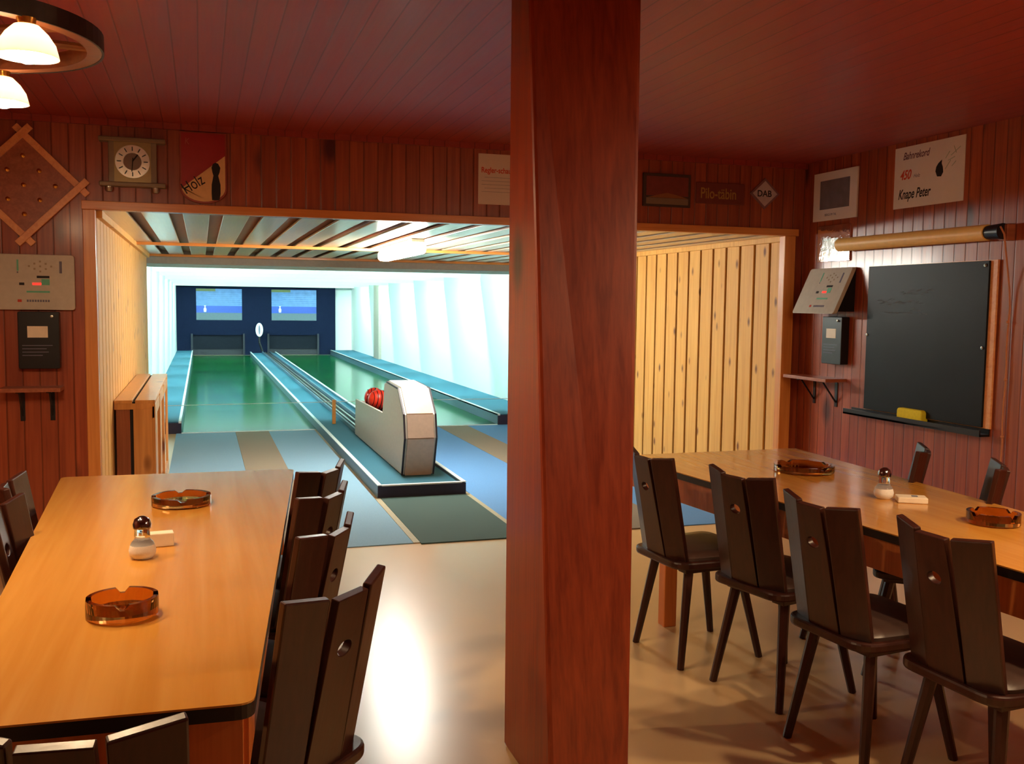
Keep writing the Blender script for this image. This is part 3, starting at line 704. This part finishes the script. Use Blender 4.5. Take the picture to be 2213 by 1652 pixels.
# ------------------------------------------------------------------ things on the right wall
t = thing('framed_print', 'small white matted print of a grey blue landscape on the right wall', 'picture', mtx=side(XR, 5.735, 2.085))
B().box(0, .46, 0, .32, 0, .01).build('white_mat', M_paper, t)
B().box(.075, .385, .075, .265, .01, .012).build('landscape_print', M_pic, t)
text('small_caption', 'BERGE IM TAL', .022, M_greyink, t, (.13, .03, .01), 0, 0, .9)
t = thing('record_poster', 'white record poster with red 450 and black signature lettering on the right wall', 'poster', mtx=side(XR, 4.935, 2.10))
B().box(0, .565, 0, .36, 0, .004).build('paper_sheet', M_paper, t)
text('record_title', 'Bahnrekord', .06, mat('plum ink', srgb(110, 70, 80), .6), t, (.07, .285, .004), 0, .35, .75, .0004, .001)
text('red_number', '450', .075, M_redink, t, (.05, .17, .004), 0, .3, .8, .0005, .002)
text('small_unit', 'Holz', .03, M_greyink, t, (.165, .172, .004), 0, .3, .9)
text('name_line', 'Knape Peter', .08, M_ink, t, (.04, .055, .004), 0, .3, .66, .0005, .0015)
B().prism([(.36, .155), (.39, .152), (.405, .175), (.4, .205), (.39, .225), (.392, .245), (.38, .238), (.365, .228), (.35, .21), (.345, .185)], .004, .0055).build('dark_ball_figure', M_ink, t)
b = B()
for (a, c) in (((.42, .19), (.46, .235)), ((.44, .235), (.49, .25)), ((.46, .26), (.53, .30)), ((.47, .2), (.5, .225)), ((.5, .27), (.48, .31)), ((.42, .25), (.45, .285))):
    b.bar(a+(.0045,), c+(.0045,), .004, .001)
b.build('leaf_sketch', mat('pale green ink', srgb(178, 186, 160), .6), t)
tag(B().prism(rrect(0, .345, 0, .24, .004), 0, .012).build('reflective_plate', M_mirror, mtx=side(XR, 5.67, 1.81), bevel=.002), 'shiny silver plate mirroring a lamp on the right wall under the landscape print', 'mirror')
# roller
t = thing('rolled_screen', 'tan rolled up projection screen hung above the blackboard', 'projection screen', mtx=side(XR, 5.36, 1.91))
B().tube((0, 0, .06), (1.24, -.003, .06), .043, n=24).build('canvas_roll', M_roll, t, smooth=True)
B().tube((1.24, -.003, .06), (1.34, -.003, .06), .036, .042, 24).build('end_cap', M_black, t, smooth=True)
B().box(1.30, 1.36, -.05, .035, 0, .05).build('mount', M_dkwood, t, bevel=.004)
pts = [(1.352, .02, .09), (1.365, -.02, .075), (1.362, -.3, .02)]+[(1.362+.004*math.sin(k*1.7)-.0006*k, -.3-.1*k, .014) for k in range(1, 11)]
B().path(pts, .0045).build('pull_cord', M_cord, t)
b = B()
for k in (2, 5, 8): b.sphere((pts[k+2][0], pts[k+2][1]+.03, .016), .009, 10, 6)
b.build('cord_knots', M_cord, t, smooth=True)
# blackboard
t = thing('blackboard', 'large black chalkboard with faint chalk smears on the right wall', 'blackboard', mtx=side(XR-.003, 5.118, .868))
B().box(0, 1.03, 0, .898, 0, .012).build('backing_board', M_ltwood, t)
B().box(.012, .985, .004, .894, .012, .024).build('slate_sheet', M_slate, t, bevel=.002)
for x, y in ((.96, .87), (.965, .43), (.02, .47)): B().lathe([(.009, .024), (.009, .029), (.001, .031)], 14, (x, y, 0)).build('screw', M_steel, t)
random.seed(3)
def smear(x0, x1, y, n):
    b = B()
    for k in range(n):
        x = x0+(x1-x0)*k/n+random.uniform(-.008, .008); yy = y+random.uniform(-.012, .012)
        b.bar((x, yy, .0246), (x+random.uniform(.02, .05), yy+random.uniform(-.006, .012), .0246), .0035, .0006)
    b.build('chalk_smear', M_chalk, t)
smear(.31, .56, .73, 14); smear(.1, .34, .672, 16); smear(.36, .5, .675, 7); smear(.17, .52, .615, 14)
t = thing('chalk_tray', 'long black chalk tray under the blackboard', 'tray', mtx=side(XR, 5.25, .826))
b = B(); b.box(0, 1.15, 0, .012, 0, .07); b.box(0, 1.15, 0, .035, .062, .07); b.box(0, 1.15, 0, .04, 0, .006); b.build('tray_channel', M_black, t)
tag(B().prism(rrect(0, .215, 0, .078, .02), 0, .05).build('sponge', M_yellow, mtx=side(XR-.008, 4.765, .839), bevel=.01, seg=3), 'yellow sponge lying on the black chalk tray', 'sponge')
# ------------------------------------------------------------------ wagon wheel chandeliers
def chandelier(cx, cy, z, R, label, mb, azs):
    t = thing('wagon_wheel_chandelier', label, 'chandelier', (cx, cy, z))
    def ring(r0, r1, z0, z1, n=64):
        b = B(); P = [(r0, z0), (r1, z0), (r1, z1), (r0, z1)]
        rings = [[(r*math.cos(2*math.pi*i/n), r*math.sin(2*math.pi*i/n), zz) for r, zz in P] for i in range(n+1)]
        b.loft(rings, cap=False); return b
    ring(R-.045, R-.006, -.022, .022).build('wheel_rim', M_wheel, t)
    ring(R-.006, R, -.024, .024).build('iron_tyre', M_iron, t)
    B().lathe([(.03, -.06), (.05, -.05), (.055, 0), (.05, .05), (.03, .06)], 24).build('hub', M_wheel, t, smooth=True)
    for k in range(10):
        a = 2*math.pi*(k+.3)/10
        B().tube((.05*math.cos(a), .05*math.sin(a), 0), ((R-.04)*math.cos(a), (R-.04)*math.sin(a), 0), .014, .011, 8).build('spoke', M_wheel, t, smooth=True)
    for k in range(3):
        a = 2*math.pi*k/3+.35
        B().tube(((R-.03)*math.cos(a), (R-.03)*math.sin(a), .02), (0, 0, CZ-z-.02), .005).build('hanging_chain', M_iron, t)
    B().lathe([(.05, CZ-z-.025), (.06, CZ-z)], 20).build('ceiling_rose', M_iron, t)
    for az in azs:
        a = R_(az); x, y = (R-.015)*math.cos(a), (R-.015)*math.sin(a)
        s = B().lathe([(.018, -.05), (.024, -.022)], 16, (x, y, 0)).build('lamp_socket', M_brass, t, smooth=True)
        B().sphere((x, y, -.093), .04, 20, 12).build('bulb', mb, s, smooth=True)
        B().lathe([(.02, -.045), (.03, -.04), (.05, -.06), (.066, -.085), (.074, -.117), (.071, -.117), (.063, -.087), (.047, -.063), (.029, -.045)], 28, (x, y, 0)).build('lamp_shade', M_shade, s, smooth=True)
chandelier(-.636, 3.0, 2.215, .385, 'wagon wheel chandelier with glowing bulbs above the left table', M_bulb, (80, -51, 200))
chandelier(2.75, 1.6, 2.215, .385, 'wagon wheel chandelier above the near end of the right table', M_bulb2, (30, 150, 270))

# repeats of one kind share a group
kinds = {}
for o in bpy.data.objects:
    if o.parent is None and 'category' in o.keys(): kinds.setdefault(o.name.split('.')[0], []).append(o)
NAMES = {'wooden_chair': 'dark wooden chairs around the tables', 'dining_table': 'laminate dining tables', 'ashtray': 'glass ashtrays on the tables',
 'salt_shaker': 'salt shakers on the tables', 'card_holder': 'small white boxes on the tables', 'carpet_strip': 'blue carpet strips of the annex', 'carpet_runner': 'grey runners before the lanes',
 'carpet_seam': 'pale seams beside the green mat', 'bowling_lane': 'green bowling lanes', 'lane_ledge': 'teal ledges beside the lanes', 'bowling_ball': 'red balls in the ball return',
 'lane_poster': 'posters on the navy end wall', 'score_console': 'score consoles on the walls', 'coin_box': 'coin boxes under the score consoles', 'wall_shelf': 'small wall shelves',
 'wagon_wheel_chandelier': 'wagon wheel chandeliers', 'foul_line_string': 'strings across the lanes'}
for k, v in kinds.items():
    if len(v) > 1 and k in NAMES:
        for o in v: o['group'] = NAMES[k]
